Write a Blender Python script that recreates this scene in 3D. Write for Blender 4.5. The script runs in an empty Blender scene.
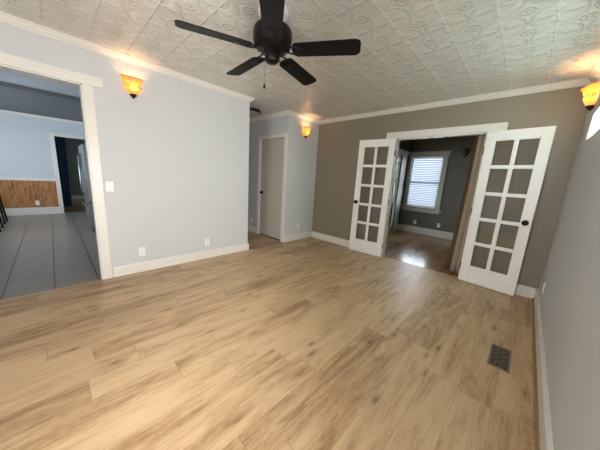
import bpy, bmesh, math, random
from mathutils import Vector, Matrix
random.seed(4)
SC = bpy.context.scene
COL = SC.collection
PI = math.pi

# ------------------------------------------------------------------ camera
cam_d = bpy.data.cameras.new('camera'); cam = bpy.data.objects.new('camera', cam_d); COL.objects.link(cam)
Fw = Vector((-0.67458, 0.71227, -0.19392)); Rt = Vector((0.71689, 0.69476, 0.05807)); Up = Vector((-0.17609, 0.09985, 0.97930))
M = Matrix.Identity(4)
for i in range(3):
    M[i][0] = Rt[i]; M[i][1] = Up[i]; M[i][2] = -Fw[i]
M[0][3], M[1][3], M[2][3] = 0, 0, 1.3088
cam.matrix_world = M
cam_d.sensor_fit = 'HORIZONTAL'; cam_d.sensor_width = 36; cam_d.lens = 235.49 / 600 * 36
cam_d.clip_start = .01
SC.camera = cam
SC.view_settings.view_transform = 'Standard'; SC.view_settings.look = 'None'
SC.view_settings.gamma = 1; SC.view_settings.use_curve_mapping = False
SC.view_settings.exposure = 0.22

# ------------------------------------------------------------------ sky and daylight
W = bpy.data.worlds.new('sky'); SC.world = W; W.use_nodes = True
W.node_tree.nodes['Background'].inputs[0].default_value = (.80, .92, 1.0, 1)
W.node_tree.nodes['Background'].inputs[1].default_value = 1.3

def area(name, loc, direction, sx, sy, power, color=(1, 1, 1), spread=PI):
    l = bpy.data.lights.new(name, 'AREA'); l.shape = 'RECTANGLE'; l.size = sx; l.size_y = sy
    l.energy = power; l.color = color; l.spread = spread
    o = bpy.data.objects.new(name, l); COL.objects.link(o); o.location = loc
    o.rotation_euler = Vector(direction).to_track_quat('-Z', 'Y').to_euler()
    return o
DAY = (1.0, .975, .945)
area('daylight_side_window', (.50, .15, 1.05), (-1, 0, 0), 1.5, 1.10, 100, DAY)
area('daylight_rear_window', (-.55, -2.15, 1.4), (0, 1, 0), 1.3, 1.3, 84, DAY)
area('daylight_high_window', (.36, 2.72, 1.92), (-1, 0, 0), 1.5, .25, 30, (.86, 1, .98))
area('daylight_back_room_window', (-2.08, 7.25, 1.4), (0, -1, 0), .75, 1.3, 32, (.82, .90, 1))
area('daylight_glass_door', (-2.95, 6.05, 1.05), (1, 0, 0), .8, 1.9, 13, (.72, .95, 1))
area('added_daylight_far_room', (-11.2, -1.1, 1.4), (0, 1, 0), .9, 1.0, 14, (.72, .87, 1))  # added lamp, source unseen: brightens the room beyond the kitchen
area('daylight_kitchen_window', (-6.9, -2.95, 1.5), (0, 1, 0), 3.0, 1.2, 165, (.80, .91, 1))

# ------------------------------------------------------------------ room numbers (metres)
XL, XR, YB, YR, H = -3.453, .289, 4.053, -1.9, 2.515
T = .12
HALL0, HALL1 = 2.314, 3.175
XK, XKN = -9.03, XL - T
BRX0, BRX1, BRY = -2.58, XR, 6.93

# ------------------------------------------------------------------ materials
def srgb(r, g, b):
    f = lambda c: (c / 255 / 12.92) if c / 255 <= .04045 else ((c / 255 + .055) / 1.055) ** 2.4
    return (f(r), f(g), f(b), 1)
class N:
    def __init__(s, name):
        s.m = bpy.data.materials.new(name); s.m.use_nodes = True; s.t = s.m.node_tree
        s.b = s.t.nodes['Principled BSDF']; s.out = s.t.nodes['Material Output']
    def n(s, kind, **k):
        o = s.t.nodes.new(kind)
        for a, v in k.items(): setattr(o, a, v)
        return o
    def l(s, a, b): s.t.links.new(a, b)
    def put(s, sock, v):
        if hasattr(v, 'links'): s.l(v, sock)
        else: sock.default_value = v
    def math(s, op, a, b=0.0, c=None, clamp=False):
        o = s.n('ShaderNodeMath', operation=op, use_clamp=clamp)
        s.put(o.inputs[0], a); s.put(o.inputs[1], b)
        if c is not None: s.put(o.inputs[2], c)
        return o.outputs[0]
    def pos(s):
        g = s.n('ShaderNodeNewGeometry'); q = s.n('ShaderNodeSeparateXYZ'); s.l(g.outputs['Position'], q.inputs[0]); return q.outputs
    def obj(s):
        g = s.n('ShaderNodeTexCoord'); q = s.n('ShaderNodeSeparateXYZ'); s.l(g.outputs['Object'], q.inputs[0]); return q.outputs
    def xyz(s, x, y, z):
        o = s.n('ShaderNodeCombineXYZ')
        for i, v in enumerate((x, y, z)): s.put(o.inputs[i], v)
        return o.outputs[0]
    def noise(s, vec, scale, detail=3, rough=.55, dist=0.0):
        o = s.n('ShaderNodeTexNoise'); s.put(o.inputs['Vector'], vec) if vec is not None else None
        o.inputs['Scale'].default_value = scale; o.inputs['Detail'].default_value = detail
        o.inputs['Roughness'].default_value = rough; o.inputs['Distortion'].default_value = dist
        return o.outputs['Fac']
    def ramp(s, fac, stops):
        o = s.n('ShaderNodeValToRGB'); s.put(o.inputs[0], fac); e = o.color_ramp.elements
        while len(e) < len(stops): e.new(.5)
        for i, (p, c) in enumerate(stops): e[i].position = p; e[i].color = c
        return o.outputs[0]
    def mix(s, fac, a, b, mode='MIX'):
        o = s.n('ShaderNodeMix', data_type='RGBA', blend_type=mode)
        s.put(o.inputs[0], fac); s.put(o.inputs[6], a); s.put(o.inputs[7], b); return o.outputs[2]
    def bump(s, h, strength=.3, dist=.01):
        o = s.n('ShaderNodeBump'); s.put(o.inputs['Height'], h); o.inputs['Strength'].default_value = strength
        o.inputs['Distance'].default_value = dist; s.l(o.outputs[0], s.b.inputs['Normal'])
def plain(name, col, rough=.5, metal=0.0, bump=0.0, bscale=60, var=.0, spec=.5):
    k = N(name); k.b.inputs['Roughness'].default_value = rough; k.b.inputs['Metallic'].default_value = metal
    k.b.inputs['Specular IOR Level'].default_value = spec
    g = k.n('ShaderNodeTexCoord').outputs['Object']
    nz = k.noise(g, bscale, 4)
    c2 = tuple(max(0, v * (1 - max(var, .03))) for v in col[:3]) + (1,)
    k.put(k.b.inputs['Base Color'], k.mix(nz, col, c2))
    if bump: k.bump(nz, bump, .002)
    return k.m
def wood_floor(name, light, mid, dark, rough=.38, bleach=0.0):
    k = N(name); x, y, z = k.pos()
    px = k.math('DIVIDE', k.math('ADD', x, .665 + 18.3), .183)
    row = k.math('FLOOR', px); fx = k.math('FRACT', px)
    wn = k.n('ShaderNodeTexWhiteNoise', noise_dimensions='1D'); k.put(wn.inputs['W'], row)
    py = k.math('ADD', k.math('DIVIDE', y, 1.35), k.math('MULTIPLY', wn.outputs[0], 7.3))
    pid = k.math('FLOOR', py); fy = k.math('FRACT', py)
    w2 = k.n('ShaderNodeTexWhiteNoise', noise_dimensions='2D'); k.put(w2.inputs['Vector'], k.xyz(row, pid, 0)); rid = w2.outputs[0]
    off = k.math('MULTIPLY', rid, 37.0)
    broad = k.noise(k.xyz(k.math('MULTIPLY', x, 12.0), k.math('MULTIPLY', y, 2.0), off), 1.0, 3, .55, .6)
    streak = k.noise(k.xyz(k.math('MULTIPLY', x, 85.0), k.math('MULTIPLY', y, 3.4), off), 1.0, 5, .7, .3)
    fine = k.noise(k.xyz(k.math('MULTIPLY', x, 200.0), k.math('MULTIPLY', y, 22.0), off), 1.0, 2)
    a = k.math('ADD', k.math('MULTIPLY', broad, .5), k.math('MULTIPLY', streak, .34))
    a = k.math('ADD', a, k.math('MULTIPLY', fine, .22))
    a = k.math('ADD', a, k.math('MULTIPLY', k.math('SUBTRACT', rid, .5), .12))
    col = k.ramp(a, [(.40, dark), (.495, mid), (.595, light), (.74, tuple(min(1, c * 1.1) for c in light[:3]) + (1,))])
    # knots with a dark heart and a soft stretched halo
    v = k.n('ShaderNodeTexVoronoi', feature='F1'); v.inputs['Scale'].default_value = 1.0
    k.put(v.inputs['Vector'], k.xyz(k.math('MULTIPLY', x, 8.0), k.math('MULTIPLY', y, 2.7), off))
    dn = k.math('ADD', v.outputs['Distance'], k.math('MULTIPLY', k.math('SUBTRACT', streak, .5), .25))
    halo = k.math('SUBTRACT', 1.0, k.math('DIVIDE', dn, .34), clamp=True)
    heart = k.math('SUBTRACT', 1.0, k.math('DIVIDE', dn, .15), clamp=True)
    col = k.mix(k.math('MULTIPLY', halo, .42), col, dark)
    col = k.mix(k.math('MULTIPLY', heart, .85), col, tuple(c * .14 for c in dark[:3]) + (1,))
    s1 = k.math('LESS_THAN', fx, .012); s2 = k.math('LESS_THAN', fy, .0022)
    seam = k.math('MAXIMUM', s1, s2)
    col = k.mix(k.math('MULTIPLY', seam, .45), col, tuple(c * .3 for c in dark[:3]) + (1,))
    k.put(k.b.inputs['Base Color'], col)
    k.put(k.b.inputs['Roughness'], k.math('ADD', rough, k.math('MULTIPLY', streak, .12)))
    k.b.inputs['Specular IOR Level'].default_value = .45
    k.bump(k.math('SUBTRACT', k.math('MULTIPLY', streak, .35), seam), .22, .0015)
    return k.m
def tin_ceiling():
    k = N('pressed tin ceiling'); x, y, z = k.pos(); P = .3055
    ux = k.math('FRACT', k.math('DIVIDE', k.math('ADD', x, .682 + P * 40), P))
    uy = k.math('FRACT', k.math('DIVIDE', k.math('ADD', y, P * 40 - .99), P))
    ex = k.math('MINIMUM', ux, k.math('SUBTRACT', 1.0, ux)); ey = k.math('MINIMUM', uy, k.math('SUBTRACT', 1.0, uy))
    def bead(e, w, amp):
        a = k.math('ABSOLUTE', k.math('SUBTRACT', e, w)); return k.math('MULTIPLY', k.math('SUBTRACT', 1.0, k.math('DIVIDE', a, .016), clamp=True), amp)
    seamx = k.math('MULTIPLY', k.math('SUBTRACT', 1.0, k.math('DIVIDE', ex, .045), clamp=True), .25)
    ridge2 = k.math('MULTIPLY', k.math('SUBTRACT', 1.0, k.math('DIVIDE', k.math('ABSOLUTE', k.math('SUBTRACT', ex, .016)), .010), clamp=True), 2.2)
    groove = k.math('MULTIPLY', k.math('SUBTRACT', 1.0, k.math('DIVIDE', ex, .006), clamp=True), 2.0)
    seamy = k.math('MULTIPLY', k.math('SUBTRACT', 1.0, k.math('DIVIDE', ey, .02), clamp=True), .9)
    # quarter circles meeting at the tile corners, a rosette of bosses in the tile centre
    cx = k.math('SUBTRACT', ux, k.math('ROUND', ux)); cy = k.math('SUBTRACT', uy, k.math('ROUND', uy))
    r = k.math('SQRT', k.math('ADD', k.math('MULTIPLY', cx, cx), k.math('MULTIPLY', cy, cy)))
    th = k.math('ARCTAN2', cy, cx)
    def ringat(rad, w): return k.math('SUBTRACT', 1.0, k.math('DIVIDE', k.math('ABSOLUTE', k.math('SUBTRACT', r, rad)), w), clamp=True)
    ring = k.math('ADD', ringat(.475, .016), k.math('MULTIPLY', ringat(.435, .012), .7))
    inside = k.math('LESS_THAN', r, .41)
    dome = k.math('MULTIPLY', inside, k.math('SUBTRACT', .41, r))
    rp = k.math('MULTIPLY', r, k.math('SUBTRACT', .41, r))
    pet = k.math('MULTIPLY', k.math('POWER', k.math('ABSOLUTE', k.math('COSINE', k.math('MULTIPLY', th, 2.0))), 6.0), rp)
    pet2 = k.math('MULTIPLY', k.math('POWER', k.math('ABSOLUTE', k.math('SINE', k.math('ADD', k.math('MULTIPLY', th, 4.0), k.math('MULTIPLY', r, 14.0)))), 3.0), rp)
    leaf = k.math('MULTIPLY', inside, k.math('ADD', k.math('MULTIPLY', pet, 22.0), k.math('MULTIPLY', pet2, 9.0)))
    qx = k.math('SUBTRACT', ux, .5); qy = k.math('SUBTRACT', uy, .5)
    qr = k.math('SQRT', k.math('ADD', k.math('MULTIPLY', qx, qx), k.math('MULTIPLY', qy, qy))); qt = k.math('ARCTAN2', qy, qx)
    boss = k.math('MULTIPLY', k.math('GREATER_THAN', r, .49), k.math('MULTIPLY', k.math('SUBTRACT', 1.0, k.math('DIVIDE', k.math('ABSOLUTE', k.math('SUBTRACT', qr, .13)), .05), clamp=True), k.math('ABSOLUTE', k.math('COSINE', k.math('MULTIPLY', qt, 4.0)))))
    boss = k.math('ADD', boss, k.math('MULTIPLY', k.math('SUBTRACT', 1.0, k.math('DIVIDE', k.math('ABSOLUTE', k.math('SUBTRACT', qr, .04)), .025), clamp=True), .9))
    h = k.math('ADD', k.math('ADD', seamx, seamy), k.math('ADD', k.math('MULTIPLY', ring, 1.1), k.math('MULTIPLY', dome, .5)))
    h = k.math('ADD', h, k.math('MULTIPLY', ridge2, .15))
    h = k.math('ADD', h, k.math('ADD', k.math('MULTIPLY', leaf, .9), k.math('MULTIPLY', boss, 1.3)))
    wr = k.noise(k.xyz(x, y, 0), 38, 3, .6, .8)
    h = k.math('ADD', h, k.math('MULTIPLY', wr, .5))
    k.b.inputs['Roughness'].default_value = .26; k.b.inputs['Specular IOR Level'].default_value = .5
    k.put(k.b.inputs['Base Color'], k.mix(k.math('MULTIPLY', k.math('ADD', ridge2, k.math('MULTIPLY', ring, .7)), .6, clamp=True), k.mix(wr, srgb(224, 219, 210), srgb(210, 204, 195)), srgb(250, 248, 244)))  # relief highlights painted in: ridges and rings get a whiter base colour
    k.bump(h, 1.0, .0052)
    return k.m
def tile_floor():
    k = N('grey ceramic tile'); x, y, z = k.pos()
    ux = k.math('FRACT', k.math('DIVIDE', k.math('ADD', x, 30.84), .32)); uy = k.math('FRACT', k.math('DIVIDE', k.math('ADD', y, 36.3), .362))
    ix = k.math('FLOOR', k.math('DIVIDE', k.math('ADD', x, 30.84), .32)); iy = k.math('FLOOR', k.math('DIVIDE', k.math('ADD', y, 36.3), .362))
    w = k.n('ShaderNodeTexWhiteNoise', noise_dimensions='2D'); k.put(w.inputs['Vector'], k.xyz(ix, iy, 0))
    nz = k.noise(k.xyz(x, k.math('MULTIPLY', y, 4.0), w.outputs[0]), 5, 4, .6, .5)
    col = k.mix(nz, srgb(126, 119, 111), srgb(152, 145, 136))
    g1 = k.math('LESS_THAN', ux, .022); g2 = k.math('LESS_THAN', uy, .03); g = k.math('MAXIMUM', g1, g2)
    k.put(k.b.inputs['Base Color'], k.mix(g, col, srgb(66, 62, 58))); k.b.inputs['Roughness'].default_value = .3
    k.bump(k.math('MULTIPLY', g, -1.0), .4, .002)
    return k.m
def pine():
    k = N('knotty pine'); x, y, z = k.pos()
    by = k.math('FLOOR', k.math('MULTIPLY', y, 8.0)); w = k.n('ShaderNodeTexWhiteNoise', noise_dimensions='1D'); k.put(w.inputs['W'], by)
    nz = k.noise(k.xyz(w.outputs[0], k.math('MULTIPLY', y, 16.0), k.math('MULTIPLY', z, 2.5)), 1.6, 4, .6, .6)
    col = k.ramp(nz, [(.3, srgb(128, 80, 42)), (.5, srgb(168, 112, 62)), (.7, srgb(196, 140, 84))])
    v = k.n('ShaderNodeTexVoronoi'); v.inputs['Scale'].default_value = 1; k.put(v.inputs['Vector'], k.xyz(0, k.math('MULTIPLY', y, 8.0), k.math('MULTIPLY', z, 5.0)))
    col = k.mix(k.math('SUBTRACT', 1.0, k.math('DIVIDE', v.outputs['Distance'], .22), clamp=True), col, srgb(66, 36, 18))
    k.put(k.b.inputs['Base Color'], col); k.b.inputs['Roughness'].default_value = .5
    return k.m
def pane_glass(name, tint=(1, 1, 1, 1), gloss=.03):
    k = N(name); tr = k.n('ShaderNodeBsdfTransparent'); tr.inputs[0].default_value = tint
    gl = k.n('ShaderNodeBsdfGlossy'); gl.inputs['Roughness'].default_value = gloss
    lw = k.n('ShaderNodeFresnel'); lw.inputs[0].default_value = 1.5
    mx = k.n('ShaderNodeMixShader'); k.l(lw.outputs[0], mx.inputs[0]); k.l(tr.outputs[0], mx.inputs[1]); k.l(gl.outputs[0], mx.inputs[2])
    k.l(mx.outputs[0], k.out.inputs[0]); return k.m
def translucent(name, col, t=.5, emit=None, es=0.0, rough=.5):
    k = N(name); nz = k.noise(k.n('ShaderNodeTexCoord').outputs['Object'], 25, 4)
    c = k.mix(nz, col, tuple(v * .82 for v in col[:3]) + (1,))
    k.put(k.b.inputs['Base Color'], c); k.b.inputs['Roughness'].default_value = rough
    if emit: k.b.inputs['Emission Color'].default_value = emit; k.b.inputs['Emission Strength'].default_value = es
    tb = k.n('ShaderNodeBsdfTranslucent'); k.put(tb.inputs[0], c)
    mx = k.n('ShaderNodeMixShader'); mx.inputs[0].default_value = t
    k.l(k.b.outputs[0], mx.inputs[1]); k.l(tb.outputs[0], mx.inputs[2]); k.l(mx.outputs[0], k.out.inputs[0]); return k.m

m_wall = plain('pale grey wall paint', srgb(205, 207, 208), .55, bump=.04, bscale=180)
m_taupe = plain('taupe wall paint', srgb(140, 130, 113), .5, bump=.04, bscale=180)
m_taupe_dim = plain('dimmed taupe wall paint', srgb(106, 102, 90), .5, bump=.04, bscale=180)  # same taupe as the back wall, the back room's dimness in its colour
m_kwall = plain('kitchen wall paint', srgb(206, 214, 218), .6)
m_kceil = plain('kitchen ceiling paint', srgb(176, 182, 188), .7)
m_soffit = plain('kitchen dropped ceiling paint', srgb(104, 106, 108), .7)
m_far = plain('grey green wall paint', srgb(128, 134, 128), .6)
m_trim = plain('white trim paint', srgb(230, 226, 219), .35)
m_door = plain('white door paint', srgb(244, 242, 238), .32)
m_hdoor = plain('off white slab door paint', srgb(198, 190, 178), .4)
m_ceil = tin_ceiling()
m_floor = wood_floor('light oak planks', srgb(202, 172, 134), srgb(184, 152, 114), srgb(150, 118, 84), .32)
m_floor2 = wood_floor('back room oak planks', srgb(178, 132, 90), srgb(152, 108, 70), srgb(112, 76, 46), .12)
m_tile = tile_floor(); m_pine = pine()
m_black = plain('matt black', srgb(10, 9, 9), .4, bscale=20, spec=.22)
m_blade = plain('black fan blade', srgb(14, 12, 11), .5, bscale=30, spec=.25)
m_bronze = plain('dark bronze', srgb(44, 32, 24), .38, .6)
m_plate = plain('white plastic', srgb(240, 240, 238), .35)
m_slot = plain('dark slot', srgb(30, 30, 30), .6)
m_frost = translucent('frosted window pane', srgb(236, 246, 244), .9, rough=.2)
m_glass = pane_glass('window glass'); m_dglass = pane_glass('door glass', (.95, .95, .94, 1), .02)
m_steel = plain('brushed stainless steel', srgb(128, 134, 140), .3, .9)
m_dsteel = plain('dark appliance side', srgb(48, 50, 54), .45)
m_shade = translucent('amber alabaster shade', srgb(250, 206, 140), .65, srgb(255, 186, 100), 0.4, .3)
m_shade_rim = translucent('shade rim', srgb(214, 140, 52), .3, srgb(255, 140, 30), .25, .3)
m_scroll = plain('grey scroll inlay', srgb(70, 66, 48), .5)
m_shade_off = plain('darkened unlit shade', srgb(58, 50, 42), .35)  # copy of the lit shade, its unlit dimness painted as dark colour
m_dome = translucent('frosted glass dome', srgb(176, 176, 172), .4)
m_bulb = N('lit bulb'); m_bulb.b.inputs['Emission Color'].default_value = (1, .86, .6, 1); m_bulb.b.inputs['Emission Strength'].default_value = 18; m_bulb = m_bulb.m
m_blind = translucent('white blind slats', srgb(206, 214, 228), .3)
m_cur = translucent('brown curtain cloth', srgb(118, 96, 66), .1, rough=.9)
m_cur2 = translucent('beige curtain cloth', srgb(214, 200, 178), .1, rough=.9)
m_bcur = translucent('blue curtain cloth', srgb(42, 78, 108), .3, rough=.9)
m_reg = plain('bronze register metal', srgb(132, 120, 100), .4, .15)
m_regd = plain('register duct shade', srgb(12, 12, 12), .8)
m_gap_shade = plain('door gap shade', srgb(40, 28, 20), .8)
m_quarter = plain('oak shoe molding', srgb(158, 124, 80), .5, bscale=12, var=.2)

# ------------------------------------------------------------------ mesh helpers
def bx(bm, x0, x1, y0, y1, z0, z1, bev=0.0):
    t = bmesh.new()
    bmesh.ops.create_cube(t, size=1)
    for v in t.verts:
        v.co = Vector((x0 if v.co.x < 0 else x1, y0 if v.co.y < 0 else y1, z0 if v.co.z < 0 else z1))
    if bev: bmesh.ops.bevel(t, geom=list(t.edges), offset=bev, segments=2, profile=.5, affect='EDGES')
    bmesh.ops.recalc_face_normals(t, faces=t.faces)
    merge(bm, t); return bm
def merge(bm, t, mat=None):
    if mat is not None: bmesh.ops.transform(t, matrix=mat, verts=t.verts)
    me = bpy.data.meshes.new('tmp'); t.to_mesh(me); t.free(); bm.from_mesh(me); bpy.data.meshes.remove(me)
def lathe(bm, prof, seg=32, c=(0, 0, 0), a0=0, a1=2 * PI, wave=None):
    full = abs(a1 - a0 - 2 * PI) < 1e-6; n = seg if full else seg + 1; rings = []
    for j, (r, z) in enumerate(prof):
        ring = []
        for i in range(n):
            a = a0 + (a1 - a0) * i / seg; rr, zz = (r, z) if wave is None else wave(j, len(prof), a, r, z)
            ring.append(bm.verts.new((c[0] + rr * math.cos(a), c[1] + rr * math.sin(a), c[2] + zz)))
        rings.append(ring)
    for j in range(len(prof) - 1):
        for i in range(seg):
            k = (i + 1) % n
            bm.faces.new((rings[j][i], rings[j][k], rings[j + 1][k], rings[j + 1][i]))
    if full:
        if prof[0][0] > 1e-4: bm.faces.new(rings[0][::-1])
        if prof[-1][0] > 1e-4: bm.faces.new(rings[-1])
    bmesh.ops.remove_doubles(bm, verts=[v for r in rings for v in r], dist=1e-6)
def tube(bm, pts, r, seg=8, r2=None):
    pts = [Vector(p) for p in pts]; rings = []
    for i, p in enumerate(pts):
        d = (pts[min(i + 1, len(pts) - 1)] - pts[max(i - 1, 0)]).normalized()
        u = d.orthogonal().normalized() if i == 0 else (u - d * u.dot(d)).normalized()
        w = d.cross(u); rr = r if r2 is None else r + (r2 - r) * i / (len(pts) - 1)
        rings.append([bm.verts.new(p + (u * math.cos(2 * PI * k / seg) + w * math.sin(2 * PI * k / seg)) * rr) for k in range(seg)])
    for a, b in zip(rings, rings[1:]):
        for k in range(seg): bm.faces.new((a[k], a[(k + 1) % seg], b[(k + 1) % seg], b[k]))
    bm.faces.new(rings[0][::-1]); bm.faces.new(rings[-1])
def sweep(bm, prof, path):
    """prof: (offset into the room, z) closed ring; path: xy points, room on the LEFT hand of travel."""
    P = [Vector(p) for p in path]; rings = []
    for i, p in enumerate(P):
        ns = []
        for a, b in ((i - 1, i), (i, i + 1)):
            if a < 0 or b >= len(P): continue
            d = (P[b] - P[a]).normalized(); ns.append(Vector((-d.y, d.x)))
        m = ns[0] if len(ns) == 1 else (ns[0] + ns[1]) / (1 + ns[0].dot(ns[1]))
        rings.append([bm.verts.new((p.x + m.x * o, p.y + m.y * o, z)) for o, z in prof])
    n = len(prof)
    for a, b in zip(rings, rings[1:]):
        for k in range(n): bm.faces.new((a[k], a[(k + 1) % n], b[(k + 1) % n], b[k]))
    bm.faces.new(rings[0]); bm.faces.new(rings[-1][::-1])
    bmesh.ops.recalc_face_normals(bm, faces=bm.faces)
def obj(name, bm, mat, parent=None, smooth=False):
    me = bpy.data.meshes.new(name); bmesh.ops.recalc_face_normals(bm, faces=bm.faces); bm.to_mesh(me); bm.free()
    for m in (mat if isinstance(mat, (list, tuple)) else [mat]): me.materials.append(m)
    if smooth:
        me.shade_smooth(); me.set_sharp_from_angle(angle=math.radians(40))
    o = bpy.data.objects.new(name, me); COL.objects.link(o)
    if parent: o.parent = parent
    return o
def tag(o, label, cat, group=None, kind=None):
    o['label'] = label; o['category'] = cat
    if group: o['group'] = group
    if kind: o['kind'] = kind
    return o
def thing(name, label, cat, loc=(0, 0, 0), rotz=0.0, group=None, kind=None):
    o = bpy.data.objects.new(name, None); COL.objects.link(o); o.location = loc; o.rotation_euler = (0, 0, rotz)
    o.empty_display_size = .05
    return tag(o, label, cat, group, kind)
def struct(name, bm, mat, label, cat, parent=None):
    return tag(obj(name, bm, mat, parent), label, cat, kind='structure')
def dup(root, loc, rotz, label, group=None, swap=None):
    def cp(o, par):
        c = o.copy(); COL.objects.link(c); c.parent = par
        if swap and o.type == 'MESH' and o.data.materials and o.data.materials[0] in swap:
            c.data = o.data.copy(); c.data.materials[0] = swap[o.data.materials[0]]
        for ch in list(o.children): cp(ch, c)
        return c
    r = cp(root, None); r.location = loc; r.rotation_euler = (0, 0, rotz); r['label'] = label
    if group: r['group'] = group
    elif 'group' in r: del r['group']
    return r
B = bmesh.new

# ------------------------------------------------------------------ floors and ceilings
b = B(); bx(b, XL, XR + T, YR - T, YB + .02, -.1, 0); bx(b, -5.5, XL, HALL0 - T, HALL1 + T, -.1, 0)
struct('floor', b, m_floor, 'light oak plank floor of the empty living room and its side hall', 'floor')
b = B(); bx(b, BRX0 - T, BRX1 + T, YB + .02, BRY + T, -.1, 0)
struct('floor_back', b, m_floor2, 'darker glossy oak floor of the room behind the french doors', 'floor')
b = B(); bx(b, XK - T, XL, -2.72, 1.4, -.1, 0)
struct('floor_kitchen', b, m_tile, 'grey tiled floor of the kitchen seen through the left opening', 'floor')
b = B(); bx(b, -12.9, XK - T, -.9, 2.0, -.1, 0)
struct('floor_far', b, m_floor2, 'dim floor of the room beyond the kitchen doorway', 'floor')
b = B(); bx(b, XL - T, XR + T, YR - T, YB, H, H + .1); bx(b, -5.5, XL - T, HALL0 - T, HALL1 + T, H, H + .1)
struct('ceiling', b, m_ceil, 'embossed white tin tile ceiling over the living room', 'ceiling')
b = B(); bx(b, BRX0 - T, BRX1 + T, YB, BRY + T, H, H + .1)
struct('ceiling_back', b, m_taupe_dim, 'dark ceiling of the room behind the french doors', 'ceiling')
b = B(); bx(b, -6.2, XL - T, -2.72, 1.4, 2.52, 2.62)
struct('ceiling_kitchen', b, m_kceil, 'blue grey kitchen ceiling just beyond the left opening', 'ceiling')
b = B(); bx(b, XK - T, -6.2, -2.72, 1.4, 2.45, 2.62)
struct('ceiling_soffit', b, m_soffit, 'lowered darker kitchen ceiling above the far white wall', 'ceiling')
b = B(); bx(b, -12.9, XK - T, -.9, 2.0, 2.45, 2.55)
struct('ceiling_far', b, m_far, 'dim ceiling of the room beyond the kitchen doorway', 'ceiling')

# ------------------------------------------------------------------ walls
KO0, KO1, KOZ = -1.15, .304, 2.12
b = B(); x0, x1 = XL - T, XL
bx(b, x0, x1, YR - T, KO0, 0, H); bx(b, x0, x1, KO0, KO1, KOZ, H); bx(b, x0, x1, KO1, HALL0, 0, H)
struct('wall_left', b, m_wall, 'long pale grey left wall between kitchen opening and hall', 'wall')
b = B(); DX0, DX1, DZ = -4.30, -3.535, 2.06
bx(b, XL - T, XL, HALL1 + T, YB, 0, H)
bx(b, DX1, XL, HALL1, HALL1 + T, 0, H); bx(b, DX0, DX1, HALL1, HALL1 + T, DZ, H); bx(b, -5.5, DX0, HALL1, HALL1 + T, 0, H)
struct('wall_hall', b, m_wall, 'pale grey jutting wall with the white hall door', 'wall')
b = B(); bx(b, -5.5, XL - T, HALL0 - T, HALL0, 0, H)
struct('wall_hall_near', b, m_wall, 'near side wall of the short hall, behind the left wall', 'wall')
b = B(); bx(b, -5.62, -5.5, HALL0 - T, HALL1 + T, 0, H)
struct('wall_hall_end', b, m_wall, 'end wall of the short hall', 'wall')
OX0, OX1, OZ = -1.735, -.525, 2.05
TB = .085
b = B(); bx(b, XL - T, OX0, YB, YB + TB, 0, H); bx(b, OX0, OX1, YB, YB + TB, OZ, H); bx(b, OX1, XR, YB, YB + TB, 0, H)
struct('wall_back', b, m_taupe, 'taupe wall around the open french doors', 'wall')
def holes_x(b, x0, x1, ya, yb, z0, z1, holes):
    """wall slab at x0..x1 from ya to yb with windows (y0,y1,z0,z1)"""
    y = ya
    for (a, c, lo, hi) in holes:
        bx(b, x0, x1, y, a, z0, z1); bx(b, x0, x1, a, c, z0, lo) if lo > z0 else None; bx(b, x0, x1, a, c, hi, z1); y = c
    bx(b, x0, x1, y, yb, z0, z1)
def holes_y(b, y0, y1, xa, xb, z0, z1, holes):
    x = xa
    for (a, c, lo, hi) in holes:
        bx(b, x, a, y0, y1, z0, z1); bx(b, a, c, y0, y1, z0, lo) if lo > z0 else None; bx(b, a, c, y0, y1, hi, z1); x = c
    bx(b, x, xb, y0, y1, z0, z1)
b = B(); holes_x(b, XR, XR + T, YR - T, YB + T, 0, H, [(-.60, .90, .50, 1.60), (1.95, 3.49, 1.80, 2.045)])
struct('wall_right', b, m_wall, 'pale grey right wall with the high narrow window', 'wall')
b = B(); holes_y(b, YR - T, YR, XL - T, XR, 0, H, [(-1.2, .1, .75, 2.05)])
struct('wall_rear', b, m_wall, 'pale grey wall behind the viewer', 'wall')
# back room
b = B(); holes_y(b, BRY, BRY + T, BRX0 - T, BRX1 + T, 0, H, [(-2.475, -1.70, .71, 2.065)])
struct('wall_back_room_far', b, m_taupe_dim, 'taupe far wall, dimness in its colour, with the blinds window in the back room', 'wall')
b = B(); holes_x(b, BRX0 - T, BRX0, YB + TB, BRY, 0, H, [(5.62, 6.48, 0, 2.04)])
struct('wall_back_room_left', b, m_taupe_dim, 'taupe left wall, dimness in its colour, with the glazed door in the back room', 'wall')
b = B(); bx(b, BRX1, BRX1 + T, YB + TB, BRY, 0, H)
struct('wall_back_room_right', b, m_taupe_dim, 'taupe right wall of the back room, dimness in its colour', 'wall')
# kitchen
KD0, KD1, KDZ = .147, .93, 2.01
b = B(); holes_x(b, XK - T, XK, -2.72, 1.4, 0, 2.45, [(KD0, KD1, 0, KDZ)])
struct('wall_kitchen_far', b, m_kwall, 'white far kitchen wall above the pine wainscot', 'wall')
b = B(); bx(b, XK, XL - T, 1.28, 1.4, 0, 2.52)
struct('wall_kitchen_right', b, m_kwall, 'kitchen wall behind the refrigerator', 'wall')
b = B(); holes_y(b, -2.72, -2.6, XK, XL - T, 0, 2.52, [(-8.4, -5.4, .9, 2.1)])
struct('wall_kitchen_left', b, m_kwall, 'kitchen window wall left of the opening', 'wall')
b = B(); bx(b, -12.9, -12.8, -.9, 2.0, 0, 2.45); holes_y(b, -.9, -.8, -12.8, XK - T, 0, 2.45, [(-11.7, -10.7, .9, 1.9)]); bx(b, -12.8, XK - T, 1.9, 2.0, 0, 2.45)
struct('wall_far_room', b, m_far, 'grey green walls of the room beyond the kitchen doorway', 'wall')

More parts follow.
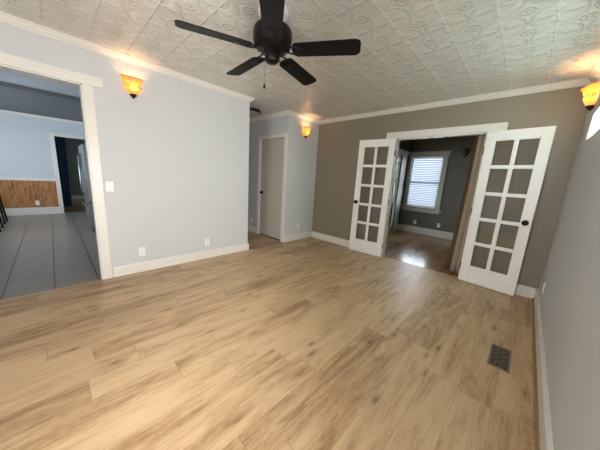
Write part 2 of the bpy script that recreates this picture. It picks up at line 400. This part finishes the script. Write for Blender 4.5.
# ------------------------------------------------------------------ crown, baseboards, casings
CR = [(0, H), (.062, H), (.062, H - .010), (.050, H - .014), (.036, H - .034), (.020, H - .046), (.012, H - .052), (.012, H - .062), (0, H - .062)]
b = B(); sweep(b, CR, [(XR, YB), (XL, YB), (XL, HALL1), (-5.5, HALL1), (-5.5, HALL0), (XL, HALL0), (XL, YR), (XR, YR), (XR, YB - .0)])
struct('trim_crown', b, m_trim, 'white crown molding along the living room ceiling', 'trim')
BBP = lambda h, t=.018: [(0, 0), (t, 0), (t, h - .022), (t - .006, h - .012), (.006, h), (0, h)]
def base(name, path, label, h=.135):
    b = B(); sweep(b, BBP(h), path); return struct(name, b, m_trim, label, 'baseboard')
base('baseboard_left', [(-3.8, HALL0), (XL, HALL0), (XL, KO1 + .10)], 'white baseboard under the long left wall', .125)
base('baseboard_hall', [(XL + .0, YB), (XL, HALL1), (DX1 + .075, HALL1)], 'white baseboard around the jutting hall corner', .135)
base('baseboard_hall_far', [(DX0 - .075, HALL1), (-5.5, HALL1)], 'white baseboard in the hall left of the slab door')
base('baseboard_back', [(OX0 - .1, YB), (XL, YB)], 'white baseboard on the taupe wall left of the french doors')
base('baseboard_back_right', [(XR, YB), (OX1 + .1, YB)], 'short white baseboard on the taupe wall behind the right french door')
base('baseboard_right', [(XR, YR), (XR, YB)], 'white baseboard running along the right wall', .15)
b = B(); sweep(b, [(.018, 0), (.032, 0), (.031, .008), (.026, .014), (.018, .016)], [(XR, YR), (XR, YB)])
struct('trim_shoe', b, m_quarter, 'thin oak shoe molding at the foot of the right baseboard', 'trim')
base('baseboard_back_room', [(BRX1, BRY), (BRX0, BRY), (BRX0, 6.77)], 'tall pale baseboard of the back room', .18)
base('baseboard_kitchen', [(XK, KD0 - .085), (XK, -2.6)], 'tall white baseboard under the pine wainscot', .195)
base('baseboard_far', [(-12.8, 1.9), (-12.8, -.8)], 'pale baseboard of the room beyond the kitchen', .14)

def casing_x(name, X, s, y0, y1, z1, w, label, t=.02, headw=None, over=.0, legs=(1, 1), zmin=0):
    """casing around an opening in a wall at x=X, proud toward s"""
    a, c = sorted((X, X + s * t)); hw = headw or w; b = B()
    if legs[0]: bx(b, a, c, y0 - w, y0, zmin, z1, .003)
    if legs[1]: bx(b, a, c, y1, y1 + w, zmin, z1, .003)
    bx(b, *sorted((X, X + s * (t + .004))), y0 - w - over, y1 + w + over, z1, z1 + hw, .003)
    return struct(name, b, m_trim, label, 'casing')
def casing_y(name, Y, s, x0, x1, z1, w, label, t=.02, headw=None, over=.0, mat=None):
    hw = headw or w; b = B(); a, c = sorted((Y, Y + s * t))
    bx(b, x0 - w, x0, a, c, 0, z1, .003); bx(b, x1, x1 + w, a, c, 0, z1, .003)
    bx(b, x0 - w - over, x1 + w + over, *sorted((Y, Y + s * (t + .004))), z1, z1 + hw, .003)
    return struct(name, b, mat or m_trim, label, 'casing')
casing_x('trim_kitchen_opening', XL, 1, KO0, KO1, KOZ, .088, 'white casing framing the wide kitchen opening', over=.08, headw=.095)
b = B(); bx(b, XL - T - .01, XL + .002, KO1 - .012, KO1 + .001, 0, KOZ); bx(b, XL - T - .01, XL + .002, KO0 - .001, KO0 + .012, 0, KOZ); bx(b, XL - T - .01, XL + .002, KO0, KO1, KOZ - .012, KOZ + .001)
struct('trim_kitchen_jamb', b, m_trim, 'white jamb lining inside the kitchen opening', 'casing')
casing_y('trim_french_opening', YB, -1, OX0, OX1, OZ, .09, 'white casing around the wide opening with french doors', headw=.1, over=.09)
b = B(); bx(b, OX0, OX0 + .018, YB - .002, YB + TB + .002, 0, OZ); bx(b, OX1 - .018, OX1, YB - .002, YB + TB + .002, 0, OZ); bx(b, OX0, OX1, YB - .002, YB + TB + .002, OZ - .018, OZ)
jo = struct('trim_french_jamb', b, m_trim, 'white jamb with strike plates inside the french door opening', 'casing')
b = B()
bx(b, -1.26, -1.20, YB + .03, YB + .06, OZ - .022, OZ - .017); bx(b, -1.06, -1.0, YB + .03, YB + .06, OZ - .022, OZ - .017)
p = obj('catch_plate', b, m_bronze, jo)
casing_y('trim_hall_door', HALL1, -1, DX0, DX1, DZ, .075, 'white casing around the hall slab door')
casing_x('trim_kitchen_doorway', XK, 1, KD0, KD1, KDZ, .085, 'white casing around the far kitchen doorway')
b = B(); bx(b, XK, XK + .018, -2.6, KD0 - .085, .185, .865)
struct('trim_wainscot', b, m_pine, 'knotty pine wainscot panel on the far kitchen wall', 'panel')
b = B(); bx(b, XK, XK + .035, -2.6, KD0 - .085, .862, .93, .006)
struct('trim_chair_rail', b, m_trim, 'white chair rail capping the pine wainscot', 'trim')
b = B(); sweep(b, [(0, 2.45), (.06, 2.45), (.05, 2.43), (.015, 2.40), (0, 2.395)], [(XK, 1.28), (XK, -2.6)])
struct('trim_kitchen_crown', b, m_trim, 'white crown molding on the far kitchen wall', 'trim')

# ------------------------------------------------------------------ windows
def window_x(name, X, s, y0, y1, z0, z1, label, n=1, fw=.03, d=.03, off=.0, gm=None):
    t = thing(name, label, 'window', (X, (y0 + y1) / 2, z0), 0, kind='structure'); hy, h = (y1 - y0) / 2, z1 - z0
    a, c = sorted((s * off, s * (off + d))); b = B()
    bx(b, a, c, -hy, -hy + fw, 0, h); bx(b, a, c, hy - fw, hy, 0, h); bx(b, a, c, -hy, hy, 0, fw); bx(b, a, c, -hy, hy, h - fw, h)
    for i in range(1, n): yy = -hy + 2 * hy * i / n; bx(b, a, c, yy - .015, yy + .015, 0, h)
    obj('window_frame', b, m_trim, t)
    b = B(); mid = (a + c) / 2; bx(b, mid - .003, mid + .003, -hy + fw, hy - fw, fw, h - fw); obj('window_pane', b, gm or m_glass, t)
    return t
window_x('window_1', XR, 1, 1.95, 3.49, 1.80, 2.045, 'high narrow bright window on the right wall by the sconce', 1, .012, .02, .004, m_frost)
window_x('window_2', XR, 1, -.60, .90, .50, 1.60, 'wide window on the right wall beside the viewer', 1, .04, .04, .04)
t = thing('window_3', 'wide window in the wall behind the viewer', 'window', (-.55, YR, .75), kind='structure')
b = B(); hx, h = .65, 1.3
for q in (-hx, -.02, hx - .04): bx(b, q, q + .04, -.07, -.03, 0, h)
bx(b, -hx, hx, -.07, -.03, 0, .04); bx(b, -hx, hx, -.07, -.03, h - .04, h); obj('window_frame', b, m_trim, t)
b = B(); bx(b, -hx + .04, hx - .04, -.052, -.048, .04, h - .04); obj('window_pane', b, m_glass, t)
t = thing('window_5', 'kitchen window left of the opening', 'window', (-6.9, -2.6, .9), kind='structure')
b = B(); hx, h = 1.5, 1.2
for q in (-hx, -.02, hx - .04): bx(b, q, q + .04, -.07, -.03, 0, h)
bx(b, -hx, hx, -.07, -.03, 0, .04); bx(b, -hx, hx, -.07, -.03, h - .04, h); obj('window_frame', b, m_trim, t)
b = B(); bx(b, -hx + .04, hx - .04, -.052, -.048, .04, h - .04); obj('window_pane', b, m_glass, t)
t = thing('window_6_added', 'unseen window added to light the room beyond the kitchen', 'window', (-11.2, -.85, .9), kind='structure')  # unseen window, added so the far room gets light
b = B()
for q in (-.5, .46): bx(b, q, q + .04, -.02, .02, 0, 1.0)
bx(b, -.5, .5, -.02, .02, 0, .04); bx(b, -.5, .5, -.02, .02, .96, 1.0); obj('window_frame', b, m_trim, t)
b = B(); bx(b, -.46, .46, -.003, .003, .04, .96); obj('window_pane', b, m_glass, t)
# back room sash window with casing, sill
WX0, WX1, WZ0, WZ1 = -2.475, -1.70, .71, 2.065
m_casing2 = plain('pale grey window casing', srgb(196, 196, 186), .45)
t = thing('window_4', 'sash window with white blinds in the dark back room', 'window', ((WX0 + WX1) / 2, BRY, WZ0), kind='structure')
hx, h = (WX1 - WX0) / 2, WZ1 - WZ0
b = B()
bx(b, -hx - .075, -hx, -.022, 0, -.06, h, .003); bx(b, hx, hx + .10, -.022, 0, -.06, h, .003)
bx(b, -hx - .075, hx + .13, -.03, 0, h, h + .10, .003); bx(b, -hx - .085, hx + .15, -.045, 0, h + .10, h + .125, .003)
bx(b, -hx - .075, hx + .10, -.022, 0, -.11, -.05, .003); obj('window_casing', b, m_casing2, t)
b = B(); bx(b, -hx - .09, hx + .16, -.06, .0, -.05, -.02, .004); obj('window_sill', b, m_casing2, t)
b = B()
for (z0, z1, yy) in ((0, h / 2 + .02, .03), (h / 2 - .02, h, .06)):
    bx(b, -hx, -hx + .04, yy, yy + .03, z0, z1); bx(b, hx - .04, hx, yy, yy + .03, z0, z1)
    bx(b, -hx, hx, yy, yy + .03, z0, z0 + .04); bx(b, -hx, hx, yy, yy + .03, z1 - .04, z1)
obj('window_sash', b, m_trim, t)
b = B(); bx(b, -hx + .04, hx - .04, .042, .046, .04, h / 2); bx(b, -hx + .04, hx - .04, .072, .076, h / 2, h - .04); obj('window_pane', b, m_glass, t)
bl = thing('window_blind', 'white slatted blind lowered over the back room window', 'blind', ((WX0 + WX1) / 2, BRY, WZ0))
b = B(); bx(b, -hx + .01, hx - .01, -.005, .025, h - .035, h - .003); obj('head_rail', b, m_plate, bl)
b = B(); z = .06
while z < h - .05:
    tt = B(); bx(tt, -hx + .012, hx - .012, -.022, .022, -.001, .001); merge(b, tt, Matrix.Translation((0, .006, z)) @ Matrix.Rotation(math.radians(40), 4, 'X')); z += .046
sl = obj('slats', b, m_blind, bl); sl['kind'] = 'stuff'
b = B(); bx(b, -hx + .012, hx - .012, -.006, .018, .028, .045); obj('bottom_rail', b, m_plate, bl)

# ------------------------------------------------------------------ doors
def french_door(name, w, hinge, rotz, side, label):
    """leaf lies along local +x from the hinge (0) to w; knob near x=w; face toward -y"""
    H0, ST, TR, BR, MU, TH = 2.035, .10, .115, .235, .024, .036
    t = thing(name, label, 'door', hinge, rotz, kind='structure'); zb = .012; g = side
    X = lambda a, c: sorted((g * a, g * c))
    b = B()
    bx(b, *X(0, ST), -TH, 0, zb, H0, .003); bx(b, *X(w - ST, w), -TH, 0, zb, H0, .003)
    bx(b, *X(ST, w - ST), -TH, 0, zb, zb + BR, .001); bx(b, *X(ST, w - ST), -TH, 0, H0 - TR, H0, .001)
    z0, z1 = zb + BR, H0 - TR; rows = 5; ph = (z1 - z0 - 4 * MU * 1.4) / 5; mu = MU * 1.4
    for i in range(1, rows):
        zz = z0 + i * ph + (i - 1) * mu; bx(b, *X(ST, w - ST), -TH + .004, -.004, zz, zz + mu, .004)
    bx(b, *X(w / 2 - mu / 2, w / 2 + mu / 2), -TH + .005, -.005, z0, z1, .004)
    # glazing beads round every light
    for i in range(rows):
        lo = z0 + i * (ph + mu)
        for (xa, xb) in ((ST, w / 2 - mu / 2), (w / 2 + mu / 2, w - ST)):
            for (p0, p1, q0, q1) in ((xa, xb, lo, lo + .006), (xa, xb, lo + ph - .006, lo + ph), (xa, xa + .006, lo, lo + ph), (xb - .006, xb, lo, lo + ph)):
                bx(b, *X(p0, p1), -TH + .010, -.010, q0, q1)
    obj('door_frame', b, m_door, t)
    b = B(); bx(b, *X(ST - .005, w - ST + .005), -TH / 2 - .002, -TH / 2 + .002, z0 - .005, z1 + .005); obj('glass_pane', b, m_dglass, t)
    b = B(); kx = g * (w - .055)
    tt = B(); lathe(tt, [(.0, .055), (.020, .054), (.031, .047), (.033, .038), (.024, .028), (.011, .022), (.010, .008), (.030, .006), (.031, 0), (0, 0)], 28)
    merge(b, tt, Matrix.Translation((kx, -TH, .945)) @ Matrix.Rotation(PI / 2, 4, 'X'))
    obj('door_knob', b, m_black, t, True)
    for zz in (.22, 1.0, 1.8):
        b = B(); lathe(b, [(.007, -.05), (.007, .05)], 12, (-.004 * g, -.030, zz)); bx(b, *X(-.003, .004), -TH + .004, -.002, zz - .045, zz + .045); obj('hinge', b, m_bronze, t)
    return t
import math as _m
french_door('door_1', .634, (-1.705, YB - .080, 0), .085, -1, 'left white french door with ten panes, folded back on the taupe wall')
french_door('door_2', .612, (-.520, YB - .068, 0), -.113, 1, 'right white french door with ten panes, folded back near the right wall')
# hall slab door
t = thing('door_3', 'plain off white slab door with black knob in the side hall', 'door', (DX0, HALL1, 0), kind='structure')
w = DX1 - DX0; b = B(); bx(b, .006, w - .006, .018, .055, .022, DZ - .006, .002); obj('door_slab', b, m_hdoor, t)
b = B(); tt = B(); lathe(tt, [(0, .06), (.02, .058), (.028, .048), (.028, .038), (.012, .026), (.012, .008), (.032, .006), (.033, 0), (0, 0)], 24)
merge(b, tt, Matrix.Translation((.075, .018, .96)) @ Matrix.Rotation(PI / 2, 4, 'X')); obj('door_knob', b, m_black, t, True)
b = B(); bx(b, 0, w, .02, .05, 0, .012); obj('door_gap_shade', b, m_gap_shade, t)  # dark strip painting the shade in the gap under the door
b = B(); bx(b, DX0 - .02, DX1 + .02, HALL1 + T, HALL1 + T + .02, 0, DZ + .02)
struct('wall_closet_shade', b, m_slot, 'dark sheet for the unlit closet space behind the slab door', 'wall')  # dark-coloured sheet stands for the shade inside the closet
# glazed exterior door in the back room
t = thing('door_4', 'glazed exterior door on the left of the dark back room', 'door', (BRX0, 6.05, 0), kind='structure')
b = B(); hy = .43
bx(b, -.045, -.010, -hy, -hy + .05, .01, 2.03); bx(b, -.045, -.010, hy - .05, hy, .01, 2.03); bx(b, -.045, -.010, -hy, hy, .01, .16); bx(b, -.045, -.010, -hy, hy, 1.96, 2.03)
obj('door_frame', b, m_casing2, t)
b = B(); bx(b, -.029, -.025, -hy + .05, hy - .05, .16, 1.96); obj('glass_pane', b, m_glass, t)
b = B(); bx(b, 0, .025, hy, hy + .28, 0, 2.04); bx(b, 0, .022, -hy - .10, -hy, 0, 2.04); bx(b, 0, .055, -hy - .12, hy + .28, 2.04, 2.15); bx(b, 0, .075, -hy - .14, hy + .30, 2.15, 2.18)
obj('door_casing', b, m_casing2, t)

# ------------------------------------------------------------------ ceiling fan
FX, FY, FZ = -1.602, 1.2685, 2.25
fan = thing('ceiling_fan', 'black five blade ceiling fan with a pull chain under the tin ceiling', 'fan', (FX, FY, 0))
b = B(); lathe(b, [(.0, H - .034), (.075, H - .034), (.10, H - .03), (.112, H - .02), (.112, H), (0, H)], 40); obj('ceiling_medallion', b, m_plate, fan, True)
b = B(); lathe(b, [(.0, H - .075), (.05, H - .075), (.062, H - .06), (.066, H - .034), (0, H - .034)], 36); lathe(b, [(.03, H - .14), (.03, H - .07)], 24); obj('canopy', b, m_black, fan, True)
b = B(); lathe(b, [(0, 2.242), (.085, 2.244), (.112, 2.262), (.138, 2.29), (.146, 2.312), (.146, 2.375), (.136, 2.392), (.09, 2.402), (.0, 2.404)], 48)
for i in range(20):
    a = 2 * PI * i / 20; bx_c = Matrix.Rotation(a, 4, 'Z') @ Matrix.Translation((.128, 0, 2.278)); tt = B(); bx(tt, -.006, .006, -.006, .006, -.012, .012, .002); merge(b, tt, bx_c)
obj('motor_housing', b, m_black, fan, True)
b = B(); lathe(b, [(0, 2.165), (.038, 2.167), (.05, 2.178), (.053, 2.20), (.053, 2.225), (.066, 2.232), (.066, 2.246), (0, 2.246)], 36); obj('switch_housing', b, m_black, fan, True)
A0 = 4.336
for kq in range(5):
    a = A0 + kq * 2 * PI / 5; R = Matrix.Rotation(a, 4, 'Z')
    bl = B(); L0, L1 = .155, .66; pts = []
    def outline():
        o = []
        for i in range(7): q = PI / 2 + PI * i / 6 ; o.append((L0 + .035 + .035 * math.cos(q), .064 * math.sin(q)))
        o2 = []
        for i in range(7): q = -PI / 2 + PI / 2 * i / 6; o2.append((L1 - .042 + .042 * math.cos(q), -.073 + .042 + .042 * math.sin(q)))
        for i in range(7): q = PI / 2 * i / 6; o2.append((L1 - .042 + .042 * math.cos(q), .073 - .042 + .042 * math.sin(q)))
        return o + o2
    ol = outline(); up = [bl.verts.new((x, y, .004)) for x, y in ol]; dn = [bl.verts.new((x, y, -.004)) for x, y in ol]
    bl.faces.new(up); bl.faces.new(dn[::-1])
    for i in range(len(ol)): j = (i + 1) % len(ol); bl.faces.new((dn[i], dn[j], up[j], up[i]))
    pitch = Matrix.Translation((0, 0, FZ)) @ R @ Matrix.Rotation(math.radians(-12), 4, 'X')
    bmesh.ops.transform(bl, matrix=pitch, verts=bl.verts); ob = obj('blade', bl, m_blade, fan)
    ir = B()
    for s in (-1, 1):
        tube(ir, [(.10, s * .012, .012), (.14, s * .030, -.004), (.19, s * .034, -.008), (.245, s * .018, -.008)], .006, 8)
    bx(ir, .20, .275, -.03, .03, -.010, -.0045, .002)
    for (sx_, sy_) in ((.215, -.018), (.215, .018), (.26, 0)): lathe(ir, [(0, -.014), (.006, -.013), (.007, -.010), (0, -.010)], 10, (sx_, sy_, 0))
    bx(ir, .06, .12, -.018, .018, .006, .018, .003)
    bmesh.ops.transform(ir, matrix=pitch, verts=ir.verts); obj('blade_iron', ir, m_black, ob, True)
cx_, cy_ = -.035, -.040
b = B(); z = 2.17
while z > 2.02:
    bmesh.ops.create_icosphere(b, subdivisions=1, radius=.0026, matrix=Matrix.Translation((cx_, cy_, z))); z -= .0055
ch = obj('pull_chain', b, m_reg, fan)
b = B(); lathe(b, [(0, 1.98), (.006, 1.983), (.010, 1.993), (.009, 2.003), (.004, 2.015), (.002, 2.022), (0, 2.022)], 16, (cx_, cy_, 0)); obj('chain_pull', b, m_black, ch, True)

# ------------------------------------------------------------------ wall sconces
def sconce(label, loc, rotz):
    """wall at local x=0, projecting +x; origin at the finial tip level"""
    t = thing('wall_sconce', label, 'wall lamp', loc, rotz, group='amber bowl wall sconces')
    def wave(j, n, a, r, z):
        f = max(0, (j - (n - 5)) / 4) if j < n else 0
        lift = .022 * abs(math.sin(a)) ** 2 * f
        return r, z + lift
    prof = [(.024, .042), (.046, .052), (.064, .072), (.076, .10), (.082, .13), (.087, .155), (.094, .178), (.107, .197), (.112, .203)]
    inner = [(r - .005, z + .0) for r, z in prof[::-1]]
    b = B(); lathe(b, prof + inner, 36, (.001, 0, 0), -PI / 2, PI / 2, lambda j, n, a, r, z: (r, z + .020 * abs(math.sin(a)) ** 3 * max(0, min(1, (z - .12) / .08))))
    o = obj('lamp_shade', b, m_shade, t, True)
    b = B()
    pts = [(.001 + .111 * math.cos(a), .111 * math.sin(a), .204 + .020 * abs(math.sin(a)) ** 3) for a in [-PI / 2 + PI * i / 36 for i in range(37)]]
    tube(b, pts, .004, 8); obj('shade_rim', b, m_shade_rim, o, True)
    b = B()
    for kk in range(5):
        ac = -1.15 + kk * .575; zz = .128; rr = .0822
        for (ph, sgn) in ((0, 1), (PI, -1)):
            pts = []
            for i in range(14):
                tq = i / 13 * 1.6 * PI; rad = .015 * (1 - .55 * i / 13)
                aa = ac + (sgn * .11) + rad * math.cos(tq + ph) / rr; zq = zz + rad * math.sin(tq + ph)
                rq = rr + .0015 + (zq - .128) * .18; pts.append((.001 + rq * math.cos(aa), rq * math.sin(aa), zq))
            tube(b, pts, .0021, 6)
    obj('scroll_band', b, m_scroll, o)
    b = B(); lathe(b, [(0, 0), (.006, .004), (.010, .014), (.022, .026), (.034, .038), (.036, .046), (.026, .052), (0, .052)], 24, (.018, 0, 0)); bx(b, 0, .016, -.02, .02, .02, .07, .004); obj('finial', b, m_bronze, t, True)
    b = B(); bx(b, 0, .012, -.045, .045, .05, .17, .004); obj('back_plate', b, m_bronze, t)
    b = B(); lathe(b, [(0, .055), (.012, .055), (.013, .08), (0, .082)], 16, (.05, 0, 0)); sk = obj('lamp_socket', b, m_plate, t)
    b = B(); bmesh.ops.create_uvsphere(b, u_segments=16, v_segments=10, radius=.020, matrix=Matrix.Translation((.052, 0, .115))); obj('bulb', b, m_bulb, t, True)
    return t
def sconce_light(loc, rotz, power):
    l = bpy.data.lights.new('sconce_lamp', 'POINT'); l.energy = power; l.color = (1, .62, .30); l.shadow_soft_size = .022
    o = bpy.data.objects.new('sconce_lamp', l); COL.objects.link(o)
    o.location = Vector(loc) + Matrix.Rotation(rotz, 3, 'Z') @ Vector((.055, 0, .135))
S0 = ((XL, .74, 2.085), 0.0); S1 = ((XL, 3.64, 2.10), 0.0); S2 = ((XR, 3.58, 2.085), PI)
sc = sconce('lit amber bowl sconce on the left wall beside the kitchen opening', *S0)
dup(sc, S1[0], S1[1], 'lit amber bowl sconce on the narrow wall near the hall door', 'amber bowl wall sconces')
dup(sc, S2[0], S2[1], 'lit amber bowl sconce on the right wall by the high window', 'amber bowl wall sconces')
for s_, pw in ((S0, 3.0), (S1, 4.2), (S2, 7.0)): sconce_light(s_[0], s_[1], pw)
off = dup(sc, (-1.27, BRY, 2.02), -PI / 2, 'unlit dark sconce on the far wall of the back room', None, {m_shade: m_shade_off, m_shade_rim: m_bronze, m_bulb: m_plate, m_scroll: m_bronze})

# ------------------------------------------------------------------ hall flush light
t = thing('flush_ceiling_light', 'dark rimmed flush ceiling light half hidden in the hall', 'ceiling light', (-4.0, 2.72, 0))
b = B(); lathe(b, [(0, H), (.13, H), (.165, H - .012), (.172, H - .03), (.165, H - .05), (.150, H - .056), (.145, H - .04), (0, H - .03)], 40); obj('light_rim', b, m_bronze, t, True)
b = B(); lathe(b, [(.148, H - .046), (.138, H - .075), (.11, H - .10), (.07, H - .118), (.02, H - .126), (0, H - .127)], 40); obj('glass_dome', b, m_dome, t, True)

# ------------------------------------------------------------------ outlets and switch
def outlet(label, loc, rotz, group=None):
    t = thing('wall_outlet', label, 'outlet', loc, rotz, group)
    b = B(); bx(b, 0, .006, -.036, .036, -.058, .058, .002); obj('cover_plate', b, m_plate, t)
    for s in (-1, 1):
        b = B(); lathe(b, [(0, 0), (.0165, 0), (.0165, .003), (0, .003)], 20)
        bmesh.ops.transform(b, matrix=Matrix.Translation((.006, 0, s * .021)) @ Matrix.Rotation(PI / 2, 4, 'Y'), verts=b.verts)
        so = obj('socket', b, m_plate, t)
        b = B(); bx(b, .0085, .0096, -.008, -.005, s * .021 - .002, s * .021 + .008); bx(b, .0085, .0096, .005, .008, s * .021 - .002, s * .021 + .008); bx(b, .0085, .0096, -.002, .002, s * .021 - .010, s * .021 - .006)
        obj('slots', b, m_slot, so)
    return t
o0 = outlet('white duplex outlet low on the left wall, nearest the kitchen opening', (XL, .714, .266), 0)
dup(o0, (XL, 1.573, .255), 0, 'white duplex outlet low on the middle of the long left wall')
dup(o0, (XL, 3.585, .30), 0, 'white duplex outlet below the sconce on the jutting wall')
dup(o0, (XR, 3.53, .316), PI, 'white duplex outlet low on the right wall by the french door')
dup(o0, (-2.15, BRY, .305), -PI / 2, 'pale outlet under the blinds window in the back room')
dup(o0, (-1.56, BRY, .31), -PI / 2, 'pale outlet right of the window in the back room')
dup(o0, (XK + .018, -.32, .30), 0, 'white outlet set in the pine wainscot')
dup(o0, (-4.60, HALL1, .26), -PI / 2, 'white outlet in the hall left of the slab door')
t = thing('light_switch', 'white toggle switch beside the kitchen opening casing', 'switch', (XL, .448, 1.09))
b = B(); bx(b, 0, .006, -.036, .036, -.058, .058, .002); obj('cover_plate', b, m_plate, t)
b = B(); bx(b, .006, .016, -.005, .005, -.012, .006, .002); obj('toggle', b, m_plate, t)
b = B(); lathe(b, [(0, 0), (.003, 0), (.003, .0015), (0, .0015)], 10)
b.free()
for zz in (-.04, .04):
    b = B(); lathe(b, [(0, 0), (.003, 0), (.003, .0015), (0, .0015)], 10); bmesh.ops.transform(b, matrix=Matrix.Translation((.006, 0, zz)) @ Matrix.Rotation(PI / 2, 4, 'Y'), verts=b.verts); obj('screw', b, m_steel, t)

# ------------------------------------------------------------------ floor register
t = thing('floor_register', 'bronze scroll pattern vent set in the oak floor near the right wall', 'vent', (.060, 2.345, 0))
wx, wy = .066, .168; b = B()
for (a0, a1, c0, c1) in ((-wx, -wx + .013, -wy, wy), (wx - .013, wx, -wy, wy), (-wx, wx, -wy, -wy + .016), (-wx, wx, wy - .016, wy)): bx(b, a0, a1, c0, c1, 0, .006, .0015)
obj('register_frame', b, m_reg, t)
b = B(); bx(b, -wx + .012, wx - .012, -wy + .014, wy - .014, .0003, .0015); obj('duct_shade_plate', b, m_regd, t)  # dark plate on the floor, painting the shade inside the duct
b = B()
for i in range(3):
    for j in range(8):
        cx, cy = -.034 + i * .034, -.131 + j * .0375
        pts = []
        for q in range(15):
            tq = q / 14 * 1.7 * PI + (PI if (i + j) % 2 else 0); rad = .016 * (1 - .45 * q / 14); pts.append((cx + rad * math.cos(tq), cy + rad * math.sin(tq), .0035))
        tube(b, pts, .0017, 6)
for i in range(2): tube(b, [(-.017 + i * .034, -wy + .014, .003), (-.017 + i * .034, wy - .014, .003)], .0014, 6)
for j in range(7): tube(b, [(-wx + .012, -.112 + j * .0375, .003), (wx - .012, -.112 + j * .0375, .003)], .0014, 6)
obj('scroll_grille', b, m_reg, t)

# ------------------------------------------------------------------ curtains
def drape(name, path_top, path_bot, z0, z1, folds, amp, mat, parent, seed=0, th=.004):
    rnd = random.Random(seed); n = folds * 10; rows = 16; b = B(); grid = []
    (ax, ay), (bx_, by) = path_top; (cx, cy), (dx, dy) = path_bot
    phs = [rnd.uniform(-.5, .5) for _ in range(folds + 2)]
    for j in range(rows + 1):
        f = j / rows; g = f ** 1.6; row = []
        for i in range(n + 1):
            s = i / n; x = (ax + (bx_ - ax) * s) * (1 - g) + (cx + (dx - cx) * s) * g; y = (ay + (by - ay) * s) * (1 - g) + (cy + (dy - cy) * s) * g
            w = math.sin(2 * PI * folds * s + phs[int(s * folds)] * .6) * amp * (.6 + .6 * f)
            ln = math.hypot(bx_ - ax, by - ay); nx, ny = -(by - ay) / ln, (bx_ - ax) / ln
            row.append(b.verts.new((x + nx * w, y + ny * w, z1 + (z0 - z1) * f)))
        grid.append(row)
    for j in range(rows):
        for i in range(n): b.faces.new((grid[j][i], grid[j][i + 1], grid[j + 1][i + 1], grid[j + 1][i]))
    o = obj(name, b, mat, parent, True); md = o.modifiers.new('thick', 'SOLIDIFY'); md.thickness = th; return o
ct = thing('curtain', 'brown and beige curtain gathered inside the right side of the french opening', 'curtain', (0, 0, 0))
drape('curtain_panel', ((-.69, 4.245), (-.655, 4.245)), ((-.76, 4.25), (-.70, 4.25)), .02, 2.19, 1, .018, m_cur, ct, 1)
drape('curtain_lining', ((-.655, 4.25), (-.50, 4.25)), ((-.70, 4.25), (-.50, 4.25)), .02, 2.19, 3, .03, m_cur2, ct, 2)
rd = thing('curtain_rod', 'dark curtain rod above the french opening inside the back room', 'curtain rod', (0, 0, 0))
b = B(); tube(b, [(-1.9, 4.245, 2.2), (-.35, 4.245, 2.2)], .010, 12); obj('rod', b, m_bronze, rd, True)
for q in (-1.85, -.40):
    b = B(); tube(b, [(q, YB + TB, 2.2), (q, 4.25, 2.2)], .007, 8); bx(b, q - .015, q + .015, YB + TB, YB + TB + .006, 2.17, 2.23); obj('bracket', b, m_bronze, rd)
bc = thing('curtain', 'dark blue curtain beyond the far kitchen doorway', 'curtain', (0, 0, 0))
drape('curtain_panel', ((-9.60, .10), (-9.60, .36)), ((-9.6, .10), (-9.6, .33)), .12, 2.05, 4, .03, m_bcur, bc, 3)
b = B(); tube(b, [(-9.6, -.8, 2.06), (-9.6, 1.9, 2.06)], .012, 10); obj('curtain_rod', b, m_bronze, bc)

# ------------------------------------------------------------------ refrigerator
fr = thing('refrigerator', 'stainless steel refrigerator standing along the right side of the kitchen', 'refrigerator', (-6.49, .445, 0))
b = B(); bx(b, -.44, .44, .06, .70, .03, 1.70, .01); obj('body', b, m_dsteel, fr)
dl_ = B(); bx(dl_, -.44, -.005, 0, .055, .62, 1.70, .012); d1 = obj('door', dl_, m_steel, fr)
dl_ = B(); bx(dl_, .005, .44, 0, .055, .62, 1.70, .012); d2 = obj('door', dl_, m_steel, fr)
dl_ = B(); bx(dl_, -.44, .44, 0, .055, .08, .61, .012); d3 = obj('freezer_drawer', dl_, m_steel, fr)
b = B(); tube(b, [(-.05, .01, .75), (-.05, -.045, .78), (-.05, -.045, 1.5), (-.05, .01, 1.53)], .011, 10); obj('handle', b, m_steel, d1, True)
b = B(); tube(b, [(.05, .01, .75), (.05, -.045, .78), (.05, -.045, 1.5), (.05, .01, 1.53)], .011, 10); obj('handle', b, m_steel, d2, True)
b = B(); tube(b, [(-.35, .01, .54), (-.33, -.045, .54), (.33, -.045, .54), (.35, .01, .54)], .011, 10); obj('handle', b, m_steel, d3, True)
b = B(); bx(b, -.34, -.14, -.006, .01, 1.25, 1.55, .004); obj('water_dispenser', b, m_black, d1)
b = B(); bx(b, -.42, .42, .05, .65, 0, .035); obj('kick_base', b, m_black, fr)

# ------------------------------------------------------------------ black stools at the left edge of the kitchen
def stool(label, loc):
    t = thing('bar_stool', label, 'stool', loc, 0, 'black bar stools in the kitchen')
    b = B(); bx(b, -.17, .17, -.17, .17, .70, .735, .012); obj('seat', b, m_black, t)
    for sx_ in (-1, 1):
        for sy_ in (-1, 1):
            b = B(); tube(b, [(sx_ * .14, sy_ * .14, .705), (sx_ * .19, sy_ * .19, 0)], .016, 8); obj('leg', b, m_black, t)
    b = B()
    for sx_ in (-1, 1):
        tube(b, [(sx_ * .173, -.173, .24), (sx_ * .173, .173, .24)], .009, 6); tube(b, [(-.173, sx_ * .173, .24), (.173, sx_ * .173, .24)], .009, 6)
    obj('foot_rail', b, m_black, t)
    return t
st = stool('black wooden bar stool at the left edge, the nearer of two', (-7.17, -.96, 0))
dup(st, (-7.98, -.97, 0), 0, 'black wooden bar stool at the left edge, the farther of two', 'black bar stools in the kitchen')
